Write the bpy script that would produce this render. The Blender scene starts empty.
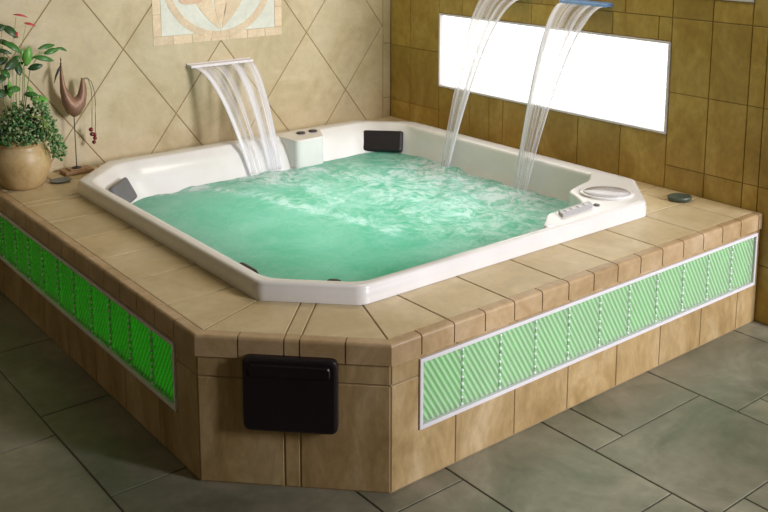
import bpy, bmesh, math, random
from mathutils import Vector, Matrix, noise
random.seed(7)
S = bpy.context.scene
COL = S.collection

# ------------------------------------------------------------------ camera
CAM = Vector((-4.1059, -5.0619, 1.932)); YAW = 0.8947; PITCH = -0.1702; ROLL = 0.0022
F_ = Vector((math.cos(YAW)*math.cos(PITCH), math.sin(YAW)*math.cos(PITCH), math.sin(PITCH)))
R_ = Vector((math.sin(YAW), -math.cos(YAW), 0)); U_ = R_.cross(F_)
R2 = R_*math.cos(ROLL)+U_*math.sin(ROLL); U2 = -R_*math.sin(ROLL)+U_*math.cos(ROLL)
cd = bpy.data.cameras.new('camera'); cam = bpy.data.objects.new('camera', cd); COL.objects.link(cam)
m = Matrix((R2, U2, -F_)).transposed().to_4x4(); m.translation = CAM
cam.matrix_world = m
cd.sensor_fit = 'HORIZONTAL'; cd.sensor_width = 36.0; cd.lens = 969.67/768*36
cd.shift_x = -1.46/768; cd.shift_y = -180.1/768; cd.clip_start = 0.05
S.camera = cam

# ------------------------------------------------------------------ light
w = bpy.data.worlds.new('world'); S.world = w; w.use_nodes = True
bg = w.node_tree.nodes['Background']; bg.inputs[0].default_value = (1.0, 0.82, 0.54, 1); bg.inputs[1].default_value = 0.115
def area(name, loc, target, sx, sy, power, color):
    l = bpy.data.lights.new(name, 'AREA'); l.shape = 'RECTANGLE'; l.size = sx; l.size_y = sy
    l.energy = power; l.color = color
    o = bpy.data.objects.new(name, l); COL.objects.link(o); o.location = loc
    o.rotation_euler = (Vector(target)-Vector(loc)).to_track_quat('-Z', 'Y').to_euler()
    return o
area('window_daylight', (0.55, -8.8, 2.9), (-1.1, -1.8, 0.6), 1.5, 2.0, 450, (0.97, 0.96, 1.03))
area('ceiling_daylight', (-0.9, -1.7, 3.0), (-1.1, -1.5, 0), 1.0, 1.0, 15, (1.0, 0.90, 0.72))
S.view_settings.view_transform = 'Standard'; S.view_settings.look = 'None'
S.view_settings.gamma = 1; S.view_settings.use_curve_mapping = False
S.view_settings.exposure = 0.35

# ------------------------------------------------------------------ node helpers
def mat(name):
    m = bpy.data.materials.new(name); m.use_nodes = True
    nt = m.node_tree; b = nt.nodes['Principled BSDF']; return m, nt, b
def N(nt, t, **kw):
    n = nt.nodes.new(t)
    for k, v in kw.items():
        if k.startswith('_'): n.inputs[int(k[1:])].default_value = v
        else: setattr(n, k, v)
    return n
def coords(nt, scale=(1, 1, 1), loc=(0, 0, 0), rot=(0, 0, 0), kind='Object'):
    tc = N(nt, 'ShaderNodeTexCoord'); mp = N(nt, 'ShaderNodeMapping')
    mp.inputs['Scale'].default_value = scale; mp.inputs['Location'].default_value = loc; mp.inputs['Rotation'].default_value = rot
    nt.links.new(tc.outputs[kind], mp.inputs[0]); return mp.outputs[0]
def noise_tex(nt, vec, scale, detail=4, rough=.6, dist=0.0):
    n = N(nt, 'ShaderNodeTexNoise'); n.inputs['Scale'].default_value = scale; n.inputs['Detail'].default_value = detail
    n.inputs['Roughness'].default_value = rough; n.inputs['Distortion'].default_value = dist
    nt.links.new(vec, n.inputs['Vector']); return n.outputs['Fac']
def ramp(nt, fac, stops):
    r = N(nt, 'ShaderNodeValToRGB'); e = r.color_ramp.elements
    while len(e) < len(stops): e.new(0.5)
    for i, (p, c) in enumerate(stops):
        e[i].position = p; e[i].color = (c[0], c[1], c[2], 1) if not isinstance(c, (int, float)) else (c, c, c, 1)
    nt.links.new(fac, r.inputs[0]); return r.outputs[0]
def mix(nt, fac, a, b, mode='MIX'):
    n = N(nt, 'ShaderNodeMix', data_type='RGBA', blend_type=mode)
    for i, v in ((0, fac), (6, a), (7, b)):
        if hasattr(v, 'node'): nt.links.new(v, n.inputs[i])
        elif isinstance(v, (int, float)): n.inputs[i].default_value = v
        else: n.inputs[i].default_value = (v[0], v[1], v[2], 1)
    return n.outputs[2]
def bump(nt, b, h, strength=.3, dist=.01):
    n = N(nt, 'ShaderNodeBump'); n.inputs['Strength'].default_value = strength; n.inputs['Distance'].default_value = dist
    nt.links.new(h, n.inputs['Height']); nt.links.new(n.outputs[0], b.inputs['Normal'])
def solid(name, c, rough=.5, metal=0.0, var=.12, scale=30, coat=0):
    m, nt, b = mat(name); v = coords(nt)
    f = noise_tex(nt, v, scale)
    nt.links.new(mix(nt, f, [x*(1-var) for x in c], [min(1, x*(1+var)) for x in c]), b.inputs['Base Color'])
    b.inputs['Roughness'].default_value = rough; b.inputs['Metallic'].default_value = metal; b.inputs['Coat Weight'].default_value = coat
    return m
def stone(name, dark, mid, light, rough=.42, stretch=(1, 1, 1), vein=.5, tint=.12, sc=3.0, spec=.5):
    m, nt, b = mat(name); v = coords(nt, stretch)
    f1 = noise_tex(nt, v, sc, 6, .62, .8); f2 = noise_tex(nt, v, sc*7, 5, .65, .3)
    base = ramp(nt, f1, [(.30, dark), (.5, mid), (.72, light)])
    fine = ramp(nt, f2, [(.3, .80), (.7, 1.14)])
    c = mix(nt, vein, base, fine, 'MULTIPLY')
    at = N(nt, 'ShaderNodeAttribute', attribute_name='tint')
    tn = ramp(nt, at.outputs['Fac'], [(0, 1-tint), (1, 1+tint)])
    c = mix(nt, 1.0, c, tn, 'MULTIPLY')
    nt.links.new(c, b.inputs['Base Color'])
    b.inputs['Specular IOR Level'].default_value = spec
    rr = ramp(nt, f2, [(.2, rough-.06), (.8, rough+.12)]); nt.links.new(rr, b.inputs['Roughness'])
    bump(nt, b, f2, .12, .004); return m

M = {}
M['wallA'] = stone('travertine_cream', (.42, .33, .175), (.52, .425, .25), (.59, .50, .325), .5, sc=2.6, vein=.45, tint=.03)
M['wallB'] = stone('travertine_brown', (.34, .205, .028), (.44, .29, .055), (.56, .40, .11), .5, stretch=(1, 1, .7), sc=4.5, vein=.8, tint=.10)
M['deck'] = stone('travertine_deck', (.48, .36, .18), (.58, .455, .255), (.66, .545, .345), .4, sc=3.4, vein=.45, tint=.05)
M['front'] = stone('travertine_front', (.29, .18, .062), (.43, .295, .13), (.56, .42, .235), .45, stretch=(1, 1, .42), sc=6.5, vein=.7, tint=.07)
M['nose'] = stone('travertine_edge', (.38, .25, .115), (.48, .335, .18), (.58, .43, .27), .4, sc=6, vein=.5, tint=.06)
M['floor'] = stone('slate_floor', (.12, .135, .085), (.205, .20, .14), (.31, .285, .21), .33, sc=2.4, vein=.8, tint=.16, spec=.6)
M['grout'] = solid('grout', (.33, .23, .12), .85, scale=60)
M['grout_brown'] = solid('brown_grout', (.27, .17, .035), .85, scale=60)
M['grout_dark'] = solid('floor_grout', (.09, .085, .06), .8, scale=60)
M['mos_pale'] = stone('mosaic_pale', (.58, .58, .49), (.66, .66, .57), (.72, .72, .64), .5, sc=8, vein=.3, tint=.04)
M['mos_tan'] = stone('mosaic_tan', (.60, .45, .28), (.68, .53, .35), (.74, .60, .42), .5, sc=10, vein=.5, tint=.06)
M['mos_peach'] = stone('mosaic_peach', (.56, .36, .22), (.62, .43, .28), (.68, .50, .34), .5, sc=10, vein=.5, tint=.06)

# acrylic shell
m_, nt, b = mat('acrylic_shell'); v = coords(nt)
f = noise_tex(nt, v, 5, 3)
nt.links.new(ramp(nt, f, [(.3, (.76, .74, .71)), (.7, (.82, .80, .78))]), b.inputs['Base Color'])
b.inputs['Roughness'].default_value = .22; b.inputs['Coat Weight'].default_value = .4; b.inputs['Coat Roughness'].default_value = .08
M['shell'] = m_
M['shell_trim'] = solid('grey_acrylic', (.42, .41, .41), .3, var=.05)
M['lid'] = solid('grey_lid', (.47, .44, .45), .22, var=.06, coat=.5)
M['white'] = solid('white_frame', (.74, .71, .73), .45, var=.04)
M['black'] = solid('black_vinyl', (.012, .008, .010), .38, var=.3, scale=14)
M['dkgrey'] = solid('charcoal_foam', (.045, .04, .045), .45, var=.2)
M['greyp'] = solid('grey_foam', (.13, .125, .13), .45, var=.1)
M['cover'] = solid('black_plastic', (.010, .006, .010), .3, var=.3, scale=8)
M['steel'] = solid('brushed_steel', (.55, .57, .60), .25, metal=.9, var=.05)
M['bluesteel'] = solid('blue_acrylic_lip', (.26, .48, .92), .15, metal=.2, var=.05)
M['clay'] = stone('glazed_clay', (.40, .27, .10), (.52, .37, .17), (.60, .46, .25), .38, sc=9, vein=.4, tint=0)
M['soil'] = solid('soil', (.03, .018, .01), .9, var=.5, scale=50)
M['copper'] = solid('weathered_copper', (.30, .17, .11), .5, metal=.3, var=.45, scale=24)
M['iron'] = solid('dark_iron', (.06, .055, .05), .5, metal=.5, var=.3)
M['wood'] = solid('carved_wood_base', (.34, .20, .09), .5, var=.4, scale=24)
M['bead'] = solid('red_bead', (.16, .008, .018), .25, var=.3)
M['dish'] = solid('grey_stone_dish', (.17, .18, .16), .5, var=.2)
M['dishgreen'] = solid('green_stone_dish', (.06, .075, .05), .4, var=.2)
M['leaf_dark'] = solid('dark_leaf', (.025, .075, .02), .35, var=.5, scale=20)
M['leaf_mid'] = solid('green_leaf', (.045, .17, .03), .38, var=.4, scale=20)
M['leaf_lime'] = solid('lime_leaf', (.13, .36, .05), .4, var=.3, scale=20)
M['leaf_pale'] = solid('variegated_leaf', (.27, .34, .16), .45, var=.4, scale=30)
M['stem'] = solid('pale_stem', (.22, .30, .07), .5, var=.3)
M['petal'] = solid('red_flower', (.50, .05, .05), .4, var=.2)
M['pane'] = None
# daylit window glass blocks: the window itself is what lights up
m_, nt, b = mat('daylit_glass_block'); v = coords(nt, (1, 1, 1))
wv = N(nt, 'ShaderNodeTexWave', wave_type='BANDS', bands_direction='DIAGONAL'); wv.inputs['Scale'].default_value = 22; wv.inputs['Distortion'].default_value = .3
nt.links.new(v, wv.inputs['Vector'])
st = ramp(nt, wv.outputs['Fac'], [(0, .66), (.5, 1.0), (1, 1.0)])
b.inputs['Base Color'].default_value = (.8, .8, .8, 1); b.inputs['Roughness'].default_value = .15
nt.links.new(mix(nt, 1.0, (1.0, .99, .97), st, 'MULTIPLY'), b.inputs['Emission Color']); b.inputs['Emission Strength'].default_value = 1.35
M['pane'] = m_
m_, nt, b = mat('daylit_glass_joint'); b.inputs['Base Color'].default_value = (.8, .8, .78, 1)
b.inputs['Emission Color'].default_value = (.96, .98, .90, 1); b.inputs['Emission Strength'].default_value = .8
M['joint'] = m_
# ribbed block over a green lamp panel
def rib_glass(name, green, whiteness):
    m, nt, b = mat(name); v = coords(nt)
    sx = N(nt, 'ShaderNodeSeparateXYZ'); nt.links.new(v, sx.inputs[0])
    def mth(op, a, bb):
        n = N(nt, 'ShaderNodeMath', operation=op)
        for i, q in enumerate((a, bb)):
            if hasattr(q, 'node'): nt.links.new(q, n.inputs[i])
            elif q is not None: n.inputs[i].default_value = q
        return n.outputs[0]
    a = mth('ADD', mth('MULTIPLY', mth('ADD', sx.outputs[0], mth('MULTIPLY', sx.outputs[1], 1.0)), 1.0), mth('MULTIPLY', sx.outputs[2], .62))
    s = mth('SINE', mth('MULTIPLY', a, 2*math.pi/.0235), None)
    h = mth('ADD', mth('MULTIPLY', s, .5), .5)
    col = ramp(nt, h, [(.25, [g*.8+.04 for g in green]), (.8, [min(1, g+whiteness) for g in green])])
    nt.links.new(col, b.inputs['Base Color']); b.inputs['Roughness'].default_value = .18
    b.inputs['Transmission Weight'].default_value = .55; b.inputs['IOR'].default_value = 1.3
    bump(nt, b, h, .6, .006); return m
M['ribglass'] = rib_glass('ribbed_glass', (.50, .80, .45), .42)  # right panel: reflected daylight painted in as paler glass
M['ribglass_green'] = rib_glass('ribbed_green_glass', (.16, .70, .10), .16)  # left panel: same glass, coloured darker and greener for the shaded side
def emit(name, c, s):
    m, nt, b = mat(name); b.inputs['Base Color'].default_value = (c[0]*.5, c[1]*.5, c[2]*.5, 1)
    n = noise_tex(nt, coords(nt), 9, 3)
    nt.links.new(mix(nt, 1.0, c, ramp(nt, n, [(.3, .75), (.7, 1.2)]), 'MULTIPLY'), b.inputs['Emission Color'])
    b.inputs['Emission Strength'].default_value = s; return m
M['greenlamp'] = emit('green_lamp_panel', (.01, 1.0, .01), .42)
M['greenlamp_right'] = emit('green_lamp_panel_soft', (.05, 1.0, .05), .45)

# water
m_, nt, b = mat('bubbling_water'); v = coords(nt)
geo = N(nt, 'ShaderNodeAttribute', attribute_name='foam')
n1 = noise_tex(nt, coords(nt, (1, 1, .2), rot=(0, 0, .6)), 2.1, 5, .62, 2.6)
n2 = noise_tex(nt, v, 11, 6, .7, 1.2)
n1b = noise_tex(nt, coords(nt, (1.3, .8, .2), loc=(5, 2, 0)), 4.2, 4, .6, 2.0)
r1 = ramp(nt, n1, [(.44, 0.0), (.495, 1.0), (.515, 1.0), (.58, 0.0)])
r1b = ramp(nt, n1b, [(.45, 0.0), (.50, .8), (.55, 0.0)])
r2 = ramp(nt, n2, [(.38, .0), (.68, 1.0)])
def mm(op, a, bb, clamp=False):
    n = N(nt, 'ShaderNodeMath', operation=op, use_clamp=clamp)
    for i, q in enumerate((a, bb)):
        if hasattr(q, 'node'): nt.links.new(q, n.inputs[i])
        else: n.inputs[i].default_value = q
    return n.outputs[0]
streak = mm('MULTIPLY', mm('MAXIMUM', r1, r1b), mm('ADD', mm('MULTIPLY', r2, .8), .35))
foam = mm('MULTIPLY', geo.outputs['Fac'], mm('ADD', mm('MULTIPLY', r2, .60), mm('MULTIPLY', streak, 1.25)), True)
n3 = noise_tex(nt, v, 2.0, 4, .6, 1.0)
deep = ramp(nt, n3, [(.35, (.15, .54, .38)), (.55, (.26, .62, .50)), (.75, (.38, .69, .60))])
c = mix(nt, foam, deep, (.90, .90, .94))
nt.links.new(c, b.inputs['Base Color']); b.inputs['Roughness'].default_value = .12
b.inputs['Specular IOR Level'].default_value = .5
bump(nt, b, n2, .35, .02)
tr = N(nt, 'ShaderNodeBsdfTranslucent'); nt.links.new(c, tr.inputs[0])
ms = N(nt, 'ShaderNodeMixShader'); ms.inputs[0].default_value = .45
out = nt.nodes['Material Output']
nt.links.new(b.outputs[0], ms.inputs[1]); nt.links.new(tr.outputs[0], ms.inputs[2]); nt.links.new(ms.outputs[0], out.inputs[0])
M['water'] = m_
# falling water: clear film with white aerated threads running down it
def fall_mat(name, streaks, dens, seed):
    m, nt, b = mat(name)
    uv = N(nt, 'ShaderNodeUVMap', uv_map='flow')
    mp = N(nt, 'ShaderNodeMapping'); mp.inputs['Scale'].default_value = (streaks, .35, 1); mp.inputs['Location'].default_value = (seed, seed, 0)
    nt.links.new(uv.outputs[0], mp.inputs[0])
    f = noise_tex(nt, mp.outputs[0], 1.0, 3, .6, .0)
    a = ramp(nt, f, [(.38, dens*.12), (.54, dens*.6), (.68, min(1, dens*1.25))])
    sp = N(nt, 'ShaderNodeSeparateXYZ'); nt.links.new(uv.outputs[0], sp.inputs[0])
    e = ramp(nt, sp.outputs[0], [(0.0, .55), (.06, .40), (.12, 0), (.90, 0), (.96, .3), (1, .5)])
    ad = N(nt, 'ShaderNodeMath', operation='ADD', use_clamp=True); nt.links.new(a, ad.inputs[0]); nt.links.new(e, ad.inputs[1])
    fd = ramp(nt, sp.outputs[1], [(0, .9), (.1, 1.0), (.9, 1.0), (1, .8)])
    al = N(nt, 'ShaderNodeMath', operation='MULTIPLY'); nt.links.new(ad.outputs[0], al.inputs[0]); nt.links.new(fd, al.inputs[1])
    nt.links.new(al.outputs[0], b.inputs['Alpha'])
    b.inputs['Base Color'].default_value = (.93, .92, .97, 1); b.inputs['Roughness'].default_value = .25
    b.inputs['Transmission Weight'].default_value = 0
    t = N(nt, 'ShaderNodeBsdfTranslucent'); t.inputs[0].default_value = (.93, .93, .97, 1)
    tp = N(nt, 'ShaderNodeBsdfTransparent')
    m1 = N(nt, 'ShaderNodeMixShader'); nt.links.new(al.outputs[0], m1.inputs[0]); nt.links.new(tp.outputs[0], m1.inputs[1]); nt.links.new(t.outputs[0], m1.inputs[2])
    m2 = N(nt, 'ShaderNodeMixShader'); m2.inputs[0].default_value = .35
    nt.links.new(b.outputs[0], m2.inputs[1]); nt.links.new(m1.outputs[0], m2.inputs[2])
    nt.links.new(m2.outputs[0], nt.nodes['Material Output'].inputs[0])
    return m
M['fallA'] = fall_mat('falling_water_wide', 8, .66, 3.1)
M['fallB'] = fall_mat('falling_water_narrow', 8, .62, 8.7)
M['fallC'] = fall_mat('falling_water_far', 7, .55, 12.3)

# ------------------------------------------------------------------ mesh helpers
def link(name, bm, m, parent=None, smooth=False, loc=None):
    me = bpy.data.meshes.new(name)
    bmesh.ops.recalc_face_normals(bm, faces=bm.faces) if not getattr(bm, 'is_wire', False) else None
    bm.to_mesh(me); bm.free()
    for mm_ in (m if isinstance(m, (list, tuple)) else [m]): me.materials.append(mm_)
    if smooth:
        for p in me.polygons: p.use_smooth = True
    o = bpy.data.objects.new(name, me); COL.objects.link(o)
    if loc: o.location = loc
    if parent: o.parent = parent
    return o
def thing(name, label, cat, loc=(0, 0, 0), group=None):
    o = bpy.data.objects.new(name, None); COL.objects.link(o); o.location = loc; o.empty_display_size = .05
    o['label'] = label; o['category'] = cat
    if group: o['group'] = group
    return o
def tag(o, label, cat, group=None, kind=None):
    o['label'] = label; o['category'] = cat
    if group: o['group'] = group
    if kind: o['kind'] = kind
    return o
def structure(o, label=None):
    o['kind'] = 'structure'
    if label: o['label'] = label; 
    return o
def box(bm, x0, x1, y0, y1, z0, z1, bev=0, seg=2):
    r = bmesh.ops.create_cube(bm, size=1)
    for v in r['verts']: v.co = Vector((x0+(v.co.x+.5)*(x1-x0), y0+(v.co.y+.5)*(y1-y0), z0+(v.co.z+.5)*(z1-z0)))
    if bev:
        es = list({e for v in r['verts'] for e in v.link_edges}); bmesh.ops.bevel(bm, geom=es, offset=bev, segments=seg, profile=.5, affect='EDGES')
def prism(bm, pts, n):
    """closed prism from 3D polygon extruded by vector n"""
    a = [bm.verts.new(p) for p in pts]; b_ = [bm.verts.new(Vector(p)+n) for p in pts]
    bm.faces.new(a); bm.faces.new(b_[::-1]); k = len(pts)
    for i in range(k): bm.faces.new((a[i], b_[i], b_[(i+1) % k], a[(i+1) % k]))
def area2(p): return .5*sum(p[i][0]*p[(i+1) % len(p)][1]-p[(i+1) % len(p)][0]*p[i][1] for i in range(len(p)))
def inset(p, d):
    if area2(p) < 0: p = p[::-1]
    n = len(p); L = []
    for i in range(n):
        a = Vector(p[i]); b_ = Vector(p[(i+1) % n]); e = (b_-a)
        if e.length < 1e-6: continue
        e.normalize(); nn = Vector((-e.y, e.x)); L.append((nn, nn.dot(a)+d))
    k = len(L); out = []
    for i in range(k):
        (n1, d1), (n2, d2) = L[i-1], L[i]; det = n1.x*n2.y-n1.y*n2.x
        if abs(det) < 1e-6: continue
        out.append(((d1*n2.y-d2*n1.y)/det, (n1.x*d2-n2.x*d1)/det))
    return out
def clip(p, nx, ny, d):
    """keep nx*x+ny*y<=d"""
    out = []
    for i in range(len(p)):
        a, b_ = p[i], p[(i+1) % len(p)]; fa = nx*a[0]+ny*a[1]-d; fb = nx*b_[0]+ny*b_[1]-d
        if fa <= 0: out.append(a)
        if fa*fb < 0: t = fa/(fa-fb); out.append((a[0]+t*(b_[0]-a[0]), a[1]+t*(b_[1]-a[1])))
    return out
def cliprect(p, x0, x1, y0, y1):
    for c_ in ((1, 0, x1), (-1, 0, -x0), (0, 1, y1), (0, -1, -y0)):
        p = clip(p, *c_)
        if len(p) < 3: return []
    return p
def rect(x0, x1, y0, y1): return [(x0, y0), (x1, y0), (x1, y1), (x0, y1)]
def tiles(name, polys, O, U, V, Nn, material, parent=None, gap=.006, h=.006, chamf=.002):
    """tile polygons in (u,v) laid on plane O,U,V; faces flush with the plane, Nn outward"""
    O, U, V, Nn = Vector(O), Vector(U), Vector(V), Vector(Nn)
    bm = bmesh.new(); tl = bm.faces.layers.float.new('tint')
    for p in polys:
        p = [a for i, a in enumerate(p) if (Vector(a)-Vector(p[i-1])).length > .006]
        if len(p) < 3 or abs(area2(p)) < 2e-4: continue
        q0 = inset(p, gap/2); q1 = inset(p, gap/2+chamf)
        if len(q0) != len(q1) or len(q0) < 3 or area2(q0) <= 0 or area2(q1) <= 0: continue
        f0 = len(bm.faces); k = len(q0); t = random.random()
        P = lambda q, hh: [bm.verts.new(O+U*a+V*b_+Nn*hh) for a, b_ in q]
        a = P(q0, -h); b_ = P(q0, -chamf*.7); c_ = P(q1, 0)
        fs = [bm.faces.new(c_)]
        for i in range(k):
            j = (i+1) % k
            fs.append(bm.faces.new((a[i], a[j], b_[j], b_[i]))); fs.append(bm.faces.new((b_[i], b_[j], c_[j], c_[i])))
        for f_ in fs: f_[tl] = t
    return link(name, bm, material, parent)
def tube(bm, pts, r, seg=8, cap=True):
    pts = [Vector(p) for p in pts]; n = len(pts); rings = []
    rs = r if isinstance(r, (list, tuple)) else [r]*n
    up = Vector((0, 0, 1))
    for i, p in enumerate(pts):
        t = (pts[min(i+1, n-1)]-pts[max(i-1, 0)]).normalized()
        a = t.cross(up)
        if a.length < .05: a = t.cross(Vector((1, 0, 0)))
        a.normalize(); b_ = t.cross(a)
        rings.append([bm.verts.new(p+(a*math.cos(q)+b_*math.sin(q))*rs[i]) for q in [2*math.pi*k/seg for k in range(seg)]])
    for i in range(n-1):
        for k in range(seg): bm.faces.new((rings[i][k], rings[i][(k+1) % seg], rings[i+1][(k+1) % seg], rings[i+1][k]))
    if cap: bm.faces.new(rings[0][::-1]); bm.faces.new(rings[-1])
def lathe(bm, prof, c=(0, 0, 0), seg=40, sx=1, sy=1, rot=0):
    rings = []
    for r, z in prof:
        rings.append([bm.verts.new((c[0]+r*sx*math.cos(q)*math.cos(rot)-r*sy*math.sin(q)*math.sin(rot), c[1]+r*sx*math.cos(q)*math.sin(rot)+r*sy*math.sin(q)*math.cos(rot), c[2]+z)) for q in [2*math.pi*k/seg for k in range(seg)]])
    for i in range(len(prof)-1):
        for k in range(seg): bm.faces.new((rings[i][k], rings[i][(k+1) % seg], rings[i+1][(k+1) % seg], rings[i+1][k]))
    bm.faces.new(rings[0][::-1]); bm.faces.new(rings[-1])
def rpoly(c_list, r, k=5):
    """round the corners of a 2-D polygon; r may be one value or one per corner"""
    n = len(c_list); out = []
    for i in range(n):
        p = Vector(c_list[i]); a = Vector(c_list[i-1]); b_ = Vector(c_list[(i+1) % n]); rr = r[i] if isinstance(r, (list, tuple)) else r
        ra = min(rr, (a-p).length*.46); rb = min(rr, (b_-p).length*.46)
        A = p+(a-p).normalized()*ra; B = p+(b_-p).normalized()*rb
        for j in range(k):
            t = j/(k-1); out.append(tuple((1-t)**2*A+2*t*(1-t)*p+t*t*B))
    return out

# ------------------------------------------------------------------ dimensions
H = .535; DL = 2.698; DR = 2.762; CH = .463          # raised platform
T = .605; AX, BX, AY, BY, TC = .19, 2.39, .2017, 2.4566, .2736   # tub rim
WZ = .44                                             # water level
NOSE_H = .074; NOSE_W = .034
# ------------------------------------------------------------------ floor
bm = bmesh.new(); box(bm, -8, 3.0, -8.5, .0, -.05, -.004)
fl = structure(link('floor', bm, M['grout_dark']))
G = .165
fixed = [(-1.987, -1.49, -3.335, -2.5), (-1.49, -1.325, -2.99, -2.6), (-1.325, -.83, -2.99, -2.6), (-.83, -.17, -3.18, -2.6),
         (-1.49, -.83, -3.52, -2.99), (-1.987, -1.49, -3.83, -3.335)]
ox, oy = -.83, -3.18
polys = [rect(a, b_, c_, d) for a, b_, c_, d in fixed]
occ = set(); I0, I1, J0, J1 = -44, 24, -32, 20
def cells(a, b_, c_, d):
    return [(i, j) for i in range(math.floor((a-ox)/G+.3), math.ceil((b_-ox)/G-.3)) for j in range(math.floor((c_-oy)/G+.3), math.ceil((d-oy)/G-.3))]
# snap the fixed ones on the grid so that the rest packs around them
snapped = []
for a, b_, c_, d in fixed:
    cs = cells(a, b_, c_, d); occ |= set(cs)
    is_ = [i for i, j in cs]; js = [j for i, j in cs]
    snapped.append(rect(ox+min(is_)*G, ox+(max(is_)+1)*G, oy+min(js)*G, oy+(max(js)+1)*G))
polys = snapped
sizes = [(4, 3), (3, 3), (3, 4), (2, 3), (3, 2), (4, 4), (2, 2), (4, 2), (1, 2), (2, 1)]
for j in range(J0, J1):
    for i in range(I0, I1):
        if (i, j) in occ: continue
        cand = sizes[:]; random.shuffle(cand); cand.sort(key=lambda s: -s[0]*s[1]+random.random()*9)
        for sx, sy in cand+[(1, 1)]:
            cs = [(i+a, j+b_) for a in range(sx) for b_ in range(sy)]
            if all(c_ not in occ for c_ in cs): break
        occ |= set(cs); polys.append(rect(ox+i*G, ox+(i+sx)*G, oy+j*G, oy+(j+sy)*G))
polys = [cliprect(p, -7.99, 2.99, -8.4, -.006) for p in polys]
ft = tiles('floor_tiles', polys, (0, 0, 0), (1, 0, 0), (0, 1, 0), (0, 0, 1), M['floor'], fl, gap=.007, h=.005, chamf=.002)

# ------------------------------------------------------------------ wall A (diagonal tiles) and wall B (window)
WT = 3.1
bm = bmesh.new(); box(bm, -6.0, .0, .004, .2, 0, WT)
wa = structure(link('wall_back', bm, M['grout']))
polys = []
p_ = .6115; k_ = 1.32
MX0, MX1, MZ0, MZ1 = -1.731, -.870, 1.163, 2.02
for a in range(-12, 8):
    for c_ in range(-12, 10):
        s0, s1 = -.417+p_*a, -.417+p_*(a+1); d0, d1 = -2.18+p_*c_, -2.18+p_*(c_+1)
        P = lambda s, d: ((s+d)/2, (s-d)/2*k_)
        q = [P(s0, d0), P(s1, d0), P(s1, d1), P(s0, d1)]
        r = cliprect(q, -5.99, -.067, 0, WT)
        if len(r) >= 3: polys.append(r)
for z in range(9): polys.append(rect(-.067, 0, z*.375-.085 if z else 0, z*.375+.29))
tiles('wall_tiles', polys, (0, 0, 0), (1, 0, 0), (0, 0, 1), (0, -1, 0), M['wallA'], wa, gap=.0055)

W0, W1, WZ0, WZ1 = -2.219, -.4905, .811, 1.285           # window in wall B (y range, z range)
V0, V1, VZ0, VZ1 = -2.652, -.95, 1.512, 2.0
def wall_slab(bm):
    ys = [-2.98, V0, W0, V1, W1, .2]; zs = [0, WZ0, WZ1, VZ0, VZ1, WT]
    for i in range(len(ys)-1):
        for j in range(len(zs)-1):
            ym, zm = (ys[i]+ys[i+1])/2, (zs[j]+zs[j+1])/2
            if W0 < ym < W1 and WZ0 < zm < WZ1: continue
            if V0 < ym < V1 and VZ0 < zm < VZ1: continue
            box(bm, .004, .16, ys[i], ys[i+1], zs[j], zs[j+1])
bm = bmesh.new(); wall_slab(bm)
bmesh.ops.remove_doubles(bm, verts=bm.verts, dist=1e-5)
wb = structure(link('wall_right', bm, M['grout_brown']))
polys = []
cy = .288; rows = [0, .28, .655, 1.03, 1.405, 1.78, 2.155, 2.53, 2.905, WT]
def brect(y0, y1, z0, z1):
    q = rect(y0, y1, z0, z1)
    for rg in ((-8.4, W0, 0, WT), (W1, 0, 0, WT), (W0, W1, 0, WZ0), (W0, W1, WZ1, VZ0), (W0, V1, VZ0, VZ1), (V1, W1, VZ0, VZ1), (W0, W1, VZ1, WT)):
        r = cliprect(q, *rg)
        if len(r) < 3: continue
        # cut out second window
        for rg2 in ((-8.4, V0, 0, WT), (V1, 0, 0, WT), (V0, V1, 0, VZ0), (V0, V1, VZ1, WT)):
            r2_ = cliprect(r, *rg2)
            if len(r2_) >= 3: polys.append(r2_)
left_cols = [0, -.203]+[-.203-cy*k for k in range(1, 8)]
right_cols = [-2.219, -2.445]+[-2.445-cy*k for k in range(1, 20)]
for i in range(len(rows)-1):
    z0, z1 = rows[i], rows[i+1]
    for j in range(len(right_cols)-1): brect(right_cols[j+1], right_cols[j], z0, z1)
    if z1 <= .66: continue
    if z0 == .655:
        for j in range(len(left_cols)-1):
            if left_cols[j] > W1+.01: brect(left_cols[j+1], left_cols[j], .655, z1)
        continue
    if z0 == 1.03:
        for j in range(len(left_cols)-1):
            if left_cols[j] > W1+.01: brect(left_cols[j+1], left_cols[j], z0, z1)
        cs = [W1]+[-.70-cy*k for k in range(0, 6)]+[W0]
        for j in range(len(cs)-1): brect(cs[j+1], cs[j], WZ1, z1)
        continue
    for j in range(len(left_cols)-1): brect(left_cols[j+1], left_cols[j], z0, z1)
for j in range(len(left_cols)-1):
    if left_cols[j] > W1+.01: brect(left_cols[j+1], left_cols[j], .28, .655)
    else: brect(left_cols[j+1], left_cols[j], .28, WZ0)
    brect(left_cols[j+1], left_cols[j], 0, .28)
# each piece may be cut twice by overlapping regions: drop duplicates
seen = set(); uniq = []
for p in polys:
    p = cliprect(p, -2.98, 0, 0, WT)
    if len(p) < 3: continue
    key = tuple(sorted((round(a, 3), round(b_, 3)) for a, b_ in p))
    if key not in seen: seen.add(key); uniq.append(p)
tiles('wall_tiles', uniq, (0, 0, 0), (0, 1, 0), (0, 0, 1), (-1, 0, 0), M['wallB'], wb, gap=.0042)

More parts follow.
